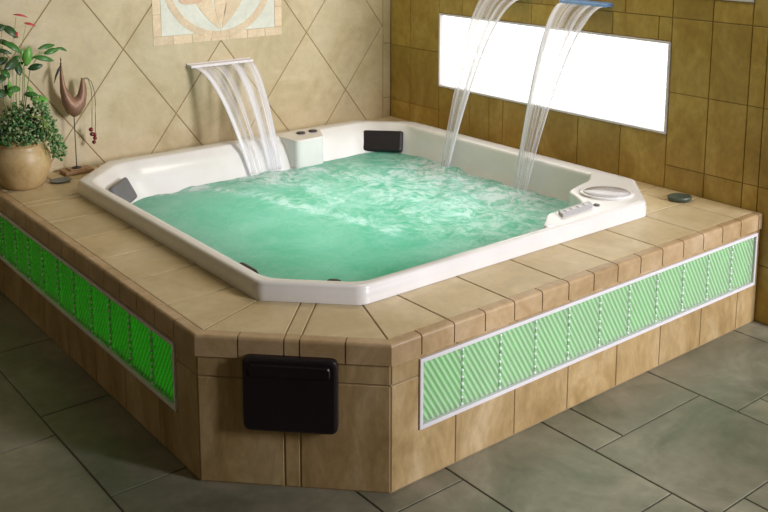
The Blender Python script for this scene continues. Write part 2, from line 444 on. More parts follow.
# unseen wall added behind the viewer to keep daylight off the left floor
bm = bmesh.new(); box(bm, -8, -1.0, -5.9, -5.75, 0, WT)
wf = structure(link('wall_front', bm, M['wallA']))
bm = bmesh.new(); box(bm, -6.0, .2, -5.9, .2, WT+.002, WT+.1)
structure(link('ceiling', bm, M['white']))
def window(name, y0, y1, z0, z1, cols):
    g = bmesh.new(); f = .012                      # frame as four bars
    for (a, b_, c_, d) in ((y0, y1, z0, z0+f), (y0, y1, z1-f, z1), (y0, y0+f, z0+f, z1-f), (y1-f, y1, z0+f, z1-f)):
        box(g, -.008, .09, a, b_, c_, d, .002)
    root = structure(link(name, g, M['white']), None)
    bm = bmesh.new(); dy = (y1-y0-2*f)/cols; dz = (z1-z0-2*f)/2
    for i in range(cols):
        for j in range(2):
            box(bm, .012, .08, y0+f+i*dy+.003, y0+f+(i+1)*dy-.003, z0+f+j*dz+.003, z0+f+(j+1)*dz-.003, .008)
    link('glass_blocks', bm, M['pane'], root)
    bm = bmesh.new(); box(bm, .03, .07, y0+f, y1-f, z0+f, z1-f); link('mortar', bm, M['joint'], root)
window('window_1', W0+.002, W1-.002, WZ0+.001, WZ1-.001, 8)
window('window_2', V0+.002, V1-.002, VZ0+.001, VZ1-.001, 8)

# ------------------------------------------------------------------ mosaic on wall A
mo = thing('mosaic_panel', 'pale square stone mosaic with a ring and leaf pattern set in the diagonal-tiled wall', 'mosaic', ((MX0+MX1)/2, 0, MZ0))
def mtile(name, polys, m, off, gap=.0035):
    o = tiles(name, polys, (-(MX0+MX1)/2, -.002-off, -MZ0), (1, 0, 0), (0, 0, 1), (0, -1, 0), m, mo, gap=gap, h=.0014+off, chamf=.001)
    return o
bw = .053; cxm = (MX0+MX1)/2; rr = .3725; czm = 1.177+rr
bord = []
for (a, b_, n, hor) in ((MX0, MX1, 7, 1),):
    for i in range(n):
        x0, x1 = a+(b_-a)*i/n, a+(b_-a)*(i+1)/n
        bord += [rect(x0, x1, MZ0, MZ0+bw), rect(x0, x1, MZ1-bw, MZ1)]
nz = 6
for i in range(nz):
    z0, z1 = MZ0+bw+(MZ1-MZ0-2*bw)*i/nz, MZ0+bw+(MZ1-MZ0-2*bw)*(i+1)/nz
    bord += [rect(MX0, MX0+bw, z0, z1), rect(MX1-bw, MX1, z0, z1)]
mtile('border', bord, M['mos_tan'], .0005)
bgp = [rect(MX0+bw+(MX1-MX0-2*bw)*i/2, MX0+bw+(MX1-MX0-2*bw)*(i+1)/2, MZ0+bw, MZ1-bw) for i in range(2)]
mtile('background', bgp, M['mos_pale'], 0, gap=.001)
ring = []
for i in range(20):
    a0, a1 = 2*math.pi*i/20, 2*math.pi*(i+1)/20
    for s in range(2):
        b0, b1 = a0+(a1-a0)*s/2, a0+(a1-a0)*(s+1)/2
        P = lambda r, a: (cxm+r*math.cos(a), czm+r*math.sin(a))
        ring.append([P(rr-.045, b0), P(rr, b0), P(rr, b1), P(rr-.045, b1)])
mtile('ring', ring, M['mos_tan'], .0015, gap=.002)
def petal(a, b_, wd, n=8):
    a, b_ = Vector(a), Vector(b_); d = b_-a; nn = Vector((-d.y, d.x)).normalized()
    L = [tuple(a+d*(i/n)+nn*wd*math.sin(math.pi*i/n)) for i in range(n+1)]
    Rr = [tuple(a+d*(i/n)-nn*wd*math.sin(math.pi*i/n)) for i in range(1, n)][::-1]
    return L+Rr
leafs = [petal((cxm, czm-rr+.05), (cxm+.015, czm+.10), .045), petal((cxm-.01, czm-rr+.055), (cxm-.22, czm+.06), .05), petal((cxm+.01, czm-rr+.055), (cxm+.22, czm+.08), .05)]
for p in leafs: mtile('leaf_inlay', [p], M['mos_tan'], .002, gap=.001)
pe = [rpoly(rect(cxm-.27, cxm-.10, czm-.16, czm-.02), .05), rpoly(rect(cxm+.09, cxm+.25, czm-.14, czm-.01), .05), rpoly(rect(cxm-.09, cxm+.08, czm+.12, czm+.26), .06)]
for p in pe: mtile('peach_inlay', [p], M['mos_peach'], .003, gap=.001)

# ------------------------------------------------------------------ raised tiled platform round the tub
pf = thing('tiled_platform', 'raised travertine-tiled platform with a cut corner, holding the white hot tub', 'platform', (-1.35, -1.4, 0))
pl = Vector((1.35, 1.4, 0))
def plink(o): o.location = pl; o.parent = pf; return o
P1 = Vector((-DL, -(DR-CH))); P2 = Vector((-(DL-CH), -DR))
# panel openings
RP = (-2.112, -.030, .190, .446)      # right panel: x0,x1,z0,z1 on y=-DR
LPn = (-2.141, -.06, .190, .446)       # left panel: y0,y1 on x=-DL
g_ = .0035
bm = bmesh.new()
def wallbox_x(bm, x0, x1, z0, z1): box(bm, x0, x1, -DR+g_, -DR+.05, z0, z1)
x0, x1, z0, z1 = RP
wallbox_x(bm, P2.x, x0, 0, H-.02); wallbox_x(bm, x0, x1, 0, z0); wallbox_x(bm, x0, x1, z1, H-.02); wallbox_x(bm, x1, -.002, 0, H-.02)
def wallbox_y(bm, y0, y1, z0, z1): box(bm, -DL+g_, -DL+.05, y0, y1, z0, z1)
y0, y1, z0, z1 = LPn
wallbox_y(bm, P1.y, y0, 0, H-.02); wallbox_y(bm, y0, y1, 0, z0); wallbox_y(bm, y0, y1, z1, H-.02); wallbox_y(bm, y1, -.002, 0, H-.02)
nd = Vector((-1, -1, 0)).normalized()
a = Vector((P1.x, P1.y, 0))-nd*g_; b_ = Vector((P2.x, P2.y, 0))-nd*g_
prism(bm, [a, b_, b_-nd*.05, a-nd*.05], Vector((0, 0, H-.02)))
# top slab ring
def octo(off, e=None):
    """corners of the tub octagon, inset by off (one value or eight): edges back, left-chamfer, left, front-chamfer, front, right-chamfer, right, back-chamfer"""
    o = off if isinstance(off, (list, tuple)) else [off]*8
    s = 2**-.5
    base = [((0, 1), -AY), ((-s, s), (BX-TC-AY)*s), ((-1, 0), BX), ((-s, -s), (BX+BY-TC)*s), ((0, -1), BY), ((s, -s), (-AX+BY-TC)*s), ((1, 0), -AX), ((s, s), (-AX-AY-TC)*s)]
    L = [(n, d-oo) for (n, d), oo in zip(base, o)]
    out = []
    for i in range(8):
        (n1, d1), (n2, d2) = L[i], L[(i+1) % 8]; det = n1[0]*n2[1]-n1[1]*n2[0]
        out.append(((d1*n2[1]-d2*n1[1])/det, (n1[0]*d2-n2[0]*d1)/det))
    return out
inner = octo(.02)
# inner corners: 0 back/leftchamfer,1 leftchamfer/left,2 left/frontchamfer,3 frontchamfer/front,4 front/rightchamfer,5 rightchamfer/right,6 right/backchamfer,7 backchamfer/back
outer = [(-DL, 0), (P1.x, P1.y), (P2.x, P2.y), (0, -DR), (0, 0)]
i_ = inner
top_polys = [[(-DL, 0), (-DL, i_[0][1]), i_[0], i_[7], (0, i_[7][1]), (0, 0)]]
regs = [
 [(-DL, 0), i_[0], i_[1], (-DL, i_[1][1])],
 [(-DL, i_[1][1]), i_[1], i_[2], tuple(P1)],
 [tuple(P1), i_[2], i_[3], tuple(P2)],
 [tuple(P2), i_[3], i_[4], (0, -DR)],
 [(0, -DR), i_[4], i_[5], (0, i_[5][1])],
 [(0, i_[5][1]), i_[5], i_[6], (0, i_[6][1])],
 [(0, i_[6][1]), i_[6], i_[7], (0, 0)],
 [(0, 0), i_[7], i_[0], (-DL, 0)]]
for r in regs:
    r = inset(r, 0.0); r = cliprect(r, -DL+.004, -.003, -DR+.004, -.003)
    r = clip(r, -2**-.5, -2**-.5, (DL+DR-CH)*2**-.5-.004)
    prism(bm, [(p[0], p[1], H-.05) for p in r], Vector((0, 0, .05-g_)))
plink(link('core', bm, M['grout']))
# deck tiles
s2_ = 2**-.5
NW = NOSE_W
polys = []
def ring_clip(p):
    p = cliprect(p, -DL+NW, -.003, -DR+NW, -.003)
    return clip(p, -s2_, -s2_, (DL+DR-CH)*s2_-NW) if len(p) >= 3 else []
# left strip (x from -DL+NW to the tub), right-front strip, chamfer, back corner, back-left sliver, back-right sliver
T8 = math.tan(math.radians(22.5))
P1n = P1+Vector((NW, NW*T8)); P2n = P2+Vector((NW*T8, NW))
line_left = (P1n, Vector(i_[2])); line_right = (P2n, Vector(i_[3]))
def side(p, A, B, keep):
    """keep the side of line A-B containing point keep"""
    d = B-A; n = Vector((-d.y, d.x)); 
    if n.dot(Vector(keep)-A) > 0: n = -n
    return clip(p, n.x, n.y, n.dot(A))
def tubclip(p, e):
    """cut away the tub on edge e (keep outside)"""
    n, d = e; return clip(p, -n[0], -n[1], -d)
base = [((0, 1), -AY-.02), ((-s2_, s2_), (BX-TC-AY)*s2_-.02), ((-1, 0), BX-.02), ((-s2_, -s2_), (BX+BY-TC)*s2_-.02), ((0, -1), BY-.02), ((s2_, -s2_), (-AX+BY-TC)*s2_-.02), ((1, 0), -AX-.02), ((s2_, s2_), (-AX-AY-TC)*s2_-.02)]
k = 0
y = -2.304
ys = [-2.304+.0]; yy = -2.012
cuts = [-2.6, -2.012]
while cuts[-1] < -.5: cuts.append(cuts[-1]+.294)
for a, b_ in zip(cuts[:-1], cuts[1:]):
    q = ring_clip(rect(-DL, -BX+.02, a, min(b_, -.475)))
    if len(q) >= 3: q = side(q, *line_left, (-2.6, -1.0))
    if len(q) >= 3: polys.append(q)
# left back corner beyond the tub's left chamfer
for a, b_ in ((-.475, -.2),):
    q = tubclip(ring_clip(rect(-DL, -2.05, a, b_)), base[1]); 
    if len(q) >= 3: polys.append(q)
for xa, xb in ((-DL, -2.4), (-2.4, -2.1), (-2.1, -1.8), (-1.8, -1.5), (-1.5, -1.2), (-1.2, -.9), (-.9, -.6), (-.6, -.3), (-.3, 0)):
    polys.append(ring_clip(rect(xa, xb, -.2217 if xa > -2.15 else -.2, -.003)))
# back corner triangle, back-right strip
for e, rg in ((7, rect(-.4637-.02, 0, -.48, -.2217)), ):
    q = tubclip(ring_clip(rg), base[7]);
    if len(q) >= 3: polys.append(q)
ya = -.48
while ya > -2.18:
    polys.append(ring_clip(rect(-.21, 0, max(ya-.293, -2.183), ya))); ya -= .293
# right corner beyond the tub's right chamfer
for a, b_ in ((-.47, -.17), (-.17, 0)):
    q = tubclip(ring_clip(rect(a, b_, -2.4366, -2.183)), base[5])
    if len(q) >= 3: polys.append(q)
xs = [-2.55, -1.957, -1.662, -1.367, -1.067, -.767, -.468, -.17, 0]
for a, b_ in zip(xs[:-1], xs[1:]):
    q = ring_clip(rect(a, b_, -DR, -2.4366))
    if len(q) >= 3: q = side(q, *line_right, (-1.0, -2.6))
    if len(q) >= 3: polys.append(q)
# chamfer strip: split by two cross lines
ud = (P2-P1).normalized(); nd2 = Vector((-s2_, -s2_))
q0 = [tuple(P1n), tuple(Vector(i_[2])), tuple(Vector(i_[3])), tuple(P2n)]
L0 = (P2-P1).length
for a, b_ in ((-1, .296), (.296, .352), (.352, 2)):
    q = q0
    # the strips run straight across the platform edge
    q = clip(q, ud.x, ud.y, ud.dot(P1)+b_); q = clip(q, -ud.x, -ud.y, -(ud.dot(P1)+a))
    if len(q) >= 3: polys.append(q)
o = tiles('deck_tiles', polys, (0, 0, H), (1, 0, 0), (0, 1, 0), (0, 0, 1), M['deck'], None, gap=.006, h=.0065); plink(o)
# side tiles
def facepolys(cols, rows, holes):
    out = []
    for a, b_ in zip(cols[:-1], cols[1:]):
        for c_, d in rows: 
            q = rect(a, b_, c_, d)
            if not holes: out.append(q); continue
            h0, h1, g0, g1 = holes
            l, r_, lo, hi = max(a, h0), min(b_, h1), max(c_, g0), min(d, g1)
            if l >= r_ or lo >= hi: out.append(q); continue
            L_, Rt, Bt, Tp = l <= a+1e-6, r_ >= b_-1e-6, lo <= c_+1e-6, hi >= d-1e-6
            if L_ and Rt:
                if not Bt: out.append(rect(a, b_, c_, lo))
                if not Tp: out.append(rect(a, b_, hi, d))
            elif Rt and Tp: out.append([(a, c_), (b_, c_), (b_, lo), (l, lo), (l, d), (a, d)])
            elif L_ and Tp: out.append([(a, c_), (b_, c_), (b_, d), (r_, d), (r_, lo), (a, lo)])
            elif Rt and Bt: out.append([(a, c_), (l, c_), (l, hi), (b_, hi), (b_, d), (a, d)])
            elif L_ and Bt: out.append([(r_, c_), (b_, c_), (b_, d), (a, d), (a, hi), (r_, hi)])
    return out
NZ = H-NOSE_H
cols = [P2.x+.001, -1.942, -1.645, -1.348, -1.048, -.755, -.455, -.165, -.004]
fp = facepolys(cols, [(0.002, .388), (.388, NZ)], RP)
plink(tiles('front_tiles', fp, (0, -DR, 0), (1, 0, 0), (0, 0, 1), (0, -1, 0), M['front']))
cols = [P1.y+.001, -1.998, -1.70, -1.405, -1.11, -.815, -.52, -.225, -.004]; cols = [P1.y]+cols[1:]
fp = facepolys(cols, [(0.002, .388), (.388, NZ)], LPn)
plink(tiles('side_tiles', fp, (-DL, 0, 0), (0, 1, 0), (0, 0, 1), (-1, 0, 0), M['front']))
fp = [rect(a, b_, c_, d) for a, b_ in ((.0, .296), (.296, .350), (.350, L0)) for c_, d in ((.002, .388),)]
fp += [rect(a, b_, .388, NZ) for a, b_ in ((0, .32), (.32, L0))]
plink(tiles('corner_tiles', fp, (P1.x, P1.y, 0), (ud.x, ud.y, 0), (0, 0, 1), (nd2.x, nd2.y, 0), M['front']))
# bullnose edge pieces
def nose_run(bm, tl, A, B, nrm, cuts, m0=0.0, m1=0.0):
    """A,B 2-D ends of the edge, nrm outward, cuts along the run; m0,m1 mitre slopes at each end"""
    d = (B-A).normalized(); L = (B-A).length; R = .012
    prof = [(-NOSE_W, -.006), (-NOSE_W, 0)]+[(-R+R*math.sin(t), -R+R*math.cos(t)) for t in [math.pi/2*i/5 for i in range(6)]]+[(.0, -NOSE_H), (-.006, -NOSE_H)]
    prof = [(u+.006, v) for u, v in prof]; prof[0] = (-NOSE_W, -.006); prof[1] = (-NOSE_W, 0)
    for a, b_ in zip(cuts[:-1], cuts[1:]):
        a2 = a+(0 if a == cuts[0] else .0025); b2 = b_-(0 if b_ == cuts[-1] else .0025)
        t = random.random(); Ra, Rb = [], []
        for u, v in prof:
            sa = a2-(u*m0 if a == cuts[0] else 0); sb = b2+(u*m1 if b_ == cuts[-1] else 0)
            for s_, lst in ((sa, Ra), (sb, Rb)):
                p = A+d*s_+nrm*u; lst.append(bm.verts.new((p.x, p.y, H+v+.0004)))
        k = len(prof); fs = [bm.faces.new(Ra), bm.faces.new(Rb[::-1])]
        for i in range(k): fs.append(bm.faces.new((Ra[i], Rb[i], Rb[(i+1) % k], Ra[(i+1) % k])))
        for f_ in fs: f_[tl] = t
tn = math.tan(math.radians(22.5))
bm = bmesh.new(); tl = bm.faces.layers.float.new('tint')
Lr = -P2.x-.004
cr = [0, .128]+[.128+.148*k for k in range(1, 15) if .128+.148*k < Lr-.03]+[Lr]
nose_run(bm, tl, P2, Vector((-.004, -DR)), Vector((0, -1)), cr, tn, 0)
Ll = -P1.y-.004
cl = [0]+[Ll-x for x in []]+[.15*k for k in range(1, 15)]+[Ll]
nose_run(bm, tl, P1, Vector((-DL, -.004)), Vector((-1, 0)), cl, tn, 0)
nose_run(bm, tl, P1, P2, nd2, [0, .144, .300, .352, .505, L0], tn, tn)
plink(link('edge_trim', bm, M['nose']))

# ------------------------------------------------------------------ lit glass-block panels in the platform
def panel(name, label, O, U, Nn, length, z0, z1, n, lamp, gm):
    root = thing(name, label, 'light panel', (O[0]+U[0]*length/2, O[1]+U[1]*length/2, z0), 'green lit glass-block panels in the platform')
    Uv, Nv = Vector(U), Vector(Nn); h = z1-z0
    def bx(bm, u0, u1, w0, w1, n0, n1, bev=0):
        t_ = bmesh.new(); box(t_, u0-length/2, u1-length/2, n0, n1, w0, w1, bev)
        Mx = Matrix(((Uv.x, Nv.x, 0, 0), (Uv.y, Nv.y, 0, 0), (0, 0, 1, 0), (0, 0, 0, 1)))
        bmesh.ops.transform(t_, matrix=Mx, verts=t_.verts); me = bpy.data.meshes.new('t'); t_.to_mesh(me); t_.free(); bm.from_mesh(me); bpy.data.meshes.remove(me)
    f = .014
    bm = bmesh.new()
    for a in ((0, length, 0, f), (0, length, h-f, h), (0, f, f, h-f), (length-f, length, f, h-f)): bx(bm, *a, -.03, .006, .0015)
    link('frame', bm, M['white'], root)
    w = (length-2*f)/n
    for i in range(n):
        bm = bmesh.new(); bx(bm, f+i*w+.0015, f+(i+1)*w-.0015, f+.001, h-f-.001, -.028, -.003, .005)
        bl = link('glass_block', bm, gm, root)
    # sparkling clear spacer beads between blocks
    for i in range(1, n):
        bm = bmesh.new()
        for k in range(9):
            z = f+.012+(h-2*f-.024)*k/8
            r = bmesh.ops.create_uvsphere(bm, u_segments=8, v_segments=6, radius=.0058)
            for v in r['verts']: v.co += Uv*(f+i*w-length/2)+Nv*(-.0025)+Vector((0, 0, z))
        link('spacer', bm, M['clearbead'], root, True)
    bm = bmesh.new(); bx(bm, f, length-f, f, h-f, -.045, -.038); link('lamp_panel', bm, lamp, root)
    return root
m_, nt, b = mat('clear_bead'); b.inputs['Base Color'].default_value = (.85, .93, .90, 1); b.inputs['Roughness'].default_value = .15
M['clearbead'] = m_
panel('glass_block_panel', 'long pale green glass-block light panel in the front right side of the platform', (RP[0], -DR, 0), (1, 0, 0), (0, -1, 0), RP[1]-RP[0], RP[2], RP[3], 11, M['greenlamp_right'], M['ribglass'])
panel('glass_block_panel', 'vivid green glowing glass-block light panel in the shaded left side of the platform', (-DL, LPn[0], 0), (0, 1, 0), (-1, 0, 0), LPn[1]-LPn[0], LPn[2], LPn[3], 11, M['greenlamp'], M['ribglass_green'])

# black cover on the cut corner
cv = thing('access_cover', 'black rounded rectangular cover on the cut corner of the platform', 'cover', (P1.x+ud.x*.322+nd2.x*.0005, P1.y+ud.y*.322+nd2.y*.0005, .218))
bm = bmesh.new(); w2, hh = .159, .262
Uv = Vector((ud.x, ud.y, 0)); Nv = Vector((nd2.x, nd2.y, 0)); Zv = Vector((0, 0, 1))
def rr_ring(bm, w_, h0, h1, r, off, k=6):
    return [bm.verts.new(Uv*p[0]+Zv*p[1]+Nv*off) for p in rpoly([(-w_, h0), (w_, h0), (w_, h1), (-w_, h1)], r, k)]
rings = [rr_ring(bm, w2, 0, hh, .026, .001), rr_ring(bm, w2, 0, hh, .026, .024), rr_ring(bm, w2-.003, .003, hh-.003, .025, .030), rr_ring(bm, w2-.010, .010, hh-.010, .022, .034)]
for a, b_ in zip(rings[:-1], rings[1:]):
    for i in range(len(a)): bm.faces.new((a[i], a[(i+1) % len(a)], b_[(i+1) % len(a)], b_[i]))
bm.faces.new(rings[0]); bm.faces.new(rings[-1])
link('cover_body', bm, M['cover'], cv)
bm = bmesh.new()   # raised upper ridge
rings = [rr_ring(bm, w2-.022, .195, .240, .014, .033), rr_ring(bm, w2-.026, .200, .236, .012, .0385)]
a, b_ = rings
for i in range(len(a)): bm.faces.new((a[i], a[(i+1) % len(a)], b_[(i+1) % len(a)], b_[i]))
bm.faces.new(b_); bm.faces.new(a[::-1])
o = link('raised_ridge', bm, M['cover'], cv)

# ------------------------------------------------------------------ hot tub
TO = Vector((-1.29, -1.33, 0))
tub = thing('hot_tub', 'white octagonal acrylic hot tub sunk in the tiled platform', 'hot tub', (TO.x, TO.y, .10))
tl_ = -Vector((TO.x, TO.y, .10))
def tlink(o): o.location = tl_; o.parent = tub; return o
#        back  lch   left  fch   front rch  right bch
W_ = [.105, .085, .055, .055, .048, .10, .105, .075]
S1 = [.05, .05, .015, .015, .012, .03, .012, .05]
S2 = [.105, .12, .045, .04, .035, .05, .035, .095]
def ringoff(f): return [f(i) for i in range(8)]
defs = [(0, H+.001, .03), (0, H+.045, .03), (.0035, H+.050, .03), (.0035, T-.010, .03), (.007, T-.003, .03), (.016, T, .03)]
rl = [(octo(o), z, r) for o, z, r in defs]
rl += [(octo([W_[i]-.012 for i in range(8)]), T, .05), (octo([W_[i]-.004 for i in range(8)]), T-.002, .06), (octo([W_[i]+.003 for i in range(8)]), T-.009, .07),
       (octo([W_[i]+S1[i]*.4 for i in range(8)]), T-.022, .09), (octo([W_[i]+S1[i] for i in range(8)]), T-.05, .11), (octo([W_[i]+(S1[i]+S2[i])/2 for i in range(8)]), T-.10, .12), (octo([W_[i]+S2[i] for i in range(8)]), WZ, .14),
       (octo([W_[i]+S2[i]+.03 for i in range(8)]), WZ-.05, .16), (octo([.36]*8), .30, .16), (octo([.42]*8), .28, .16), (octo([.46]*8), .16, .16), (octo([.52]*8), .125, .16)]
bm = bmesh.new(); rings = []
for c_, z, r in rl:
    pts = rpoly(c_, r, 7); rings.append([bm.verts.new((p[0], p[1], z)) for p in pts])
for a, b_ in zip(rings[:-1], rings[1:]):
    for i in range(len(a)): bm.faces.new((a[i], a[(i+1) % len(a)], b_[(i+1) % len(a)], b_[i]))
bm.faces.new(rings[-1])
sh = tlink(link('shell', bm, M['shell'], None, True))
# corner console: filter lobe and control shelf rising to rim height
def slab(bm, pts, z0, z1, r, k=6, bev=.008):
    q = rpoly(pts, r, k); 
    R0 = [bm.verts.new((p[0], p[1], z0)) for p in q]; R1 = [bm.verts.new((p[0], p[1], z1-bev)) for p in q]
    qi = inset(q, bev) ; 
    R15 = [bm.verts.new((p[0]*.7+p2[0]*.3, p[1]*.7+p2[1]*.3, z1-bev*.3)) for p, p2 in zip(q, qi)] if len(qi) == len(q) else None
    R2_ = [bm.verts.new((p[0], p[1], z1)) for p in qi] if len(qi) == len(q) else [bm.verts.new((p[0], p[1], z1)) for p in q]
    seq = [R0, R1, R15, R2_] if R15 else [R0, R1, R2_]
    for a, b_ in zip(seq[:-1], seq[1:]):
        for i in range(len(a)): bm.faces.new((a[i], a[(i+1) % len(a)], b_[(i+1) % len(a)], b_[i]))
    bm.faces.new(R2_); bm.faces.new(R0[::-1])
con = [(-.27, -1.96), (-.40, -2.06), (-.52, -2.085), (-.63, -2.12), (-.67, -2.21), (-.72, -2.29), (-.82, -2.298), (-.965, -2.290), (-1.02, -2.335), (-1.12, -2.405), (-.99, -2.44), (-.48, -2.44), (-.22, -2.19)]
con = con if area2(con) > 0 else con[::-1]
bm = bmesh.new(); slab(bm, con, .36, T+.0025, .045)
tlink(link('console', bm, M['shell'], None, False))
# filter lid
bm = bmesh.new(); a = math.radians(-38)
lathe(bm, [(.128, 0), (.130, .006), (.122, .010), (.112, .008)], (-.515, -2.262, T+.002), 48, 1.0, .82, a)
tlink(link('lid_ring', bm, M['shell'], None, True))
bm = bmesh.new(); lathe(bm, [(.108, 0), (.110, .006), (.105, .0095), (.06, .012), (.001, .013)], (-.515, -2.262, T+.004), 48, 1.0, .82, a)
tlink(link('filter_lid', bm, M['lid'], None, True))
# control panel
bm = bmesh.new(); cpts = [(-.945, -2.365), (-.735, -2.358), (-.705, -2.318), (-.925, -2.318)]
cpts = [(-.96, -2.375), (-.735, -2.362), (-.70, -2.310), (-.925, -2.318)]
slab(bm, cpts, T-.01, T+.016, .016, 5, .004)
cp = tlink(link('control_panel', bm, M['shell_trim']))
for bx_ in (-.90, -.855, -.81, -.765):
    bm = bmesh.new(); lathe(bm, [(.011, 0), (.011, .003), (.008, .004)], (bx_, -2.343+(bx_+.83)*.05, T+.0155), 16)
    link('button', bm, M['white'], cp)
bm = bmesh.new(); lathe(bm, [(.014, 0), (.015, .003), (.012, .006), (.005, .007)], (-.70, -2.352, T+.0025), 20)
tlink(link('air_knob', bm, M['greyp'], None, True))
# diverter console at the back wall with two black knobs
bm = bmesh.new(); slab(bm, [(-1.08, -.475), (-.885, -.465), (-.78, -.27), (-1.10, -.27)], .36, T+.0022, .035)
tlink(link('valve_console', bm, M['shell']))
for x_ in (-.955, -.868):
    bm = bmesh.new(); lathe(bm, [(.026, 0), (.027, .006), (.023, .009), (.008, .010)], (x_, -.325, T+.002), 24)
    tlink(link('valve_knob', bm, M['dkgrey'], None, True))
# headrests
def headrest(c_, nrm, w_, h_, th, tilt, m, lab=None):
    """pillow centred at c_, facing nrm (2-D), leaning back by tilt"""
    n = Vector((nrm[0], nrm[1], 0)).normalized(); u = Vector((-n.y, n.x, 0)); up = (Vector((0, 0, 1))*math.cos(tilt)-n*math.sin(tilt)); fr = (n*math.cos(tilt)+Vector((0, 0, 1))*math.sin(tilt))
    bm = bmesh.new(); seq = []
    for off, s in ((-th*.5, .98), (th*.1, 1.0), (th*.35, .95), (th*.5, .86)):
        q = rpoly([(-w_/2*s, -h_/2*s), (w_/2*s, -h_/2*s), (w_/2*s, h_/2*s), (-w_/2*s, h_/2*s)], .018, 5)
        seq.append([bm.verts.new(Vector(c_)+u*p[0]+up*(p[1])+fr*(off-.35*th*(p[0]/(w_/2))**2*0)) for p in q])
    for a, b_ in zip(seq[:-1], seq[1:]):
        for i in range(len(a)): bm.faces.new((a[i], a[(i+1) % len(a)], b_[(i+1) % len(a)], b_[i]))
    bm.faces.new(seq[0][::-1]); bm.faces.new(seq[-1])
    o = tlink(link('headrest', bm, m, None, False))
    if lab: o['label'] = lab
    return o
headrest((-.436, -.462, .508), (-1, -1), .255, .135, .04, .5, M['black'], 'black headrest in the far corner of the tub')
headrest((-2.175, -.54, .515), (1, -1), .20, .125, .03, .5, M['greyp'], 'grey headrest in the left corner of the tub')
headrest((-2.318, -2.01, .575), (1, 0), .13, .05, .02, .3, M['black'])
headrest((-2.14, -2.315, .578), (0.7, 0.7), .06, .04, .016, .3, M['black'])

# ------------------------------------------------------------------ water in the tub
bm = bmesh.new(); n = 230
x0, x1, y0, y1 = -BX+.02, -AX-.02, -BY+.02, -AY-.02
vs = [[bm.verts.new((x0+(x1-x0)*i/n, y0+(y1-y0)*j/n, 0)) for j in range(n+1)] for i in range(n+1)]
for i in range(n):
    for j in range(n): bm.faces.new((vs[i][j], vs[i+1][j], vs[i+1][j+1], vs[i][j+1]))
wo = [W_[i]+S2[i]+.001 for i in range(8)]
oc = octo(wo)
s = s2_
basew = [((0, 1), -AY), ((-s, s), (BX-TC-AY)*s), ((-1, 0), BX), ((-s, -s), (BX+BY-TC)*s), ((0, -1), BY), ((s, -s), (-AX+BY-TC)*s), ((1, 0), -AX), ((s, s), (-AX-AY-TC)*s)]
for (nn, d), o_ in zip(basew, wo):
    bmesh.ops.bisect_plane(bm, geom=list(bm.verts)+list(bm.edges)+list(bm.faces), plane_co=(nn[0]*(d-o_), nn[1]*(d-o_), 0), plane_no=(nn[0], nn[1], 0), clear_outer=True)
fo = bm.verts.layers.float.new('foam')
LAND = [(-1.26, -.45, .20), (-.38, -.985, .17), (-.385, -1.59, .17)]
STREAK = [([(-1.95, -.40), (-1.69, -.46), (-1.54, -.70), (-1.46, -1.06), (-1.37, -1.34), (-1.34, -1.66)], .05, .95),
          ([(-1.30, -.50), (-1.22, -.85), (-1.28, -1.15)], .06, .7), ([(-1.0, -.55), (-.9, -.8), (-.72, -.95), (-.5, -1.1)], .05, .6)]
def seg_d(x, y, p, q):
    dx, dy = q[0]-p[0], q[1]-p[1]; t = max(0, min(1, ((x-p[0])*dx+(y-p[1])*dy)/(dx*dx+dy*dy)))
    return math.hypot(x-p[0]-t*dx, y-p[1]-t*dy)
def foam_at(x, y):
    t = .5+.5*noise.noise(Vector((x*1.1+3, y*1.1, 0)))
    c_ = math.exp(-((x+.80)**2+(y+1.15)**2)/.26)             # churned middle
    c2 = math.exp(-((x+.75)**2+(y+1.75)**2)/.16)
    f = .06+.85*c_+.75*c2
    for lx, ly, r in LAND: f += 1.3*math.exp(-((x-lx)**2+(y-ly)**2)/(r*r))
    # streaks of bubbles drifting from the left fall across the tub
    w_ = .03*noise.noise(Vector((x*6, y*6, 2)))
    for pl_, wd, am in STREAK:
        best = min(seg_d(x, y, p, q) for p, q in zip(pl_[:-1], pl_[1:]))
        f += am*math.exp(-((best+w_)/wd)**2)
    return f*(.75+.5*t)
for v in bm.verts:
    x, y = v.co.x, v.co.y; f = foam_at(x, y); v[fo] = min(1.2, f)
    tb = noise.turbulence(Vector((x*5, y*5, 1)), 4, False)-.5
    tb2 = noise.noise(Vector((x*14, y*14, 4)))
    z = .010*noise.noise(Vector((x*3, y*3, 7)))+min(1, f)*(.018*tb+.006*tb2)
    for lx, ly, r in LAND: z += .010*math.exp(-((x-lx)**2+(y-ly)**2)/(.11**2))
    v.co.z = z
wt = link('tub_water', bm, M['water'], None, True, (0, 0, WZ)); 
tag(wt, 'bubbling turquoise green water filling the white hot tub', 'water', kind='stuff')
# submerged green lamps of the tub
l = bpy.data.lights.new('underwater_lamp', 'AREA'); l.shape = 'RECTANGLE'; l.size = 1.5; l.size_y = 1.5; l.energy = 6; l.color = (.30, 1.0, .72)
o = bpy.data.objects.new('underwater_lamp', l); COL.objects.link(o); o.location = (-1.29, -1.33, .17); o.rotation_euler = (math.pi, 0, 0)

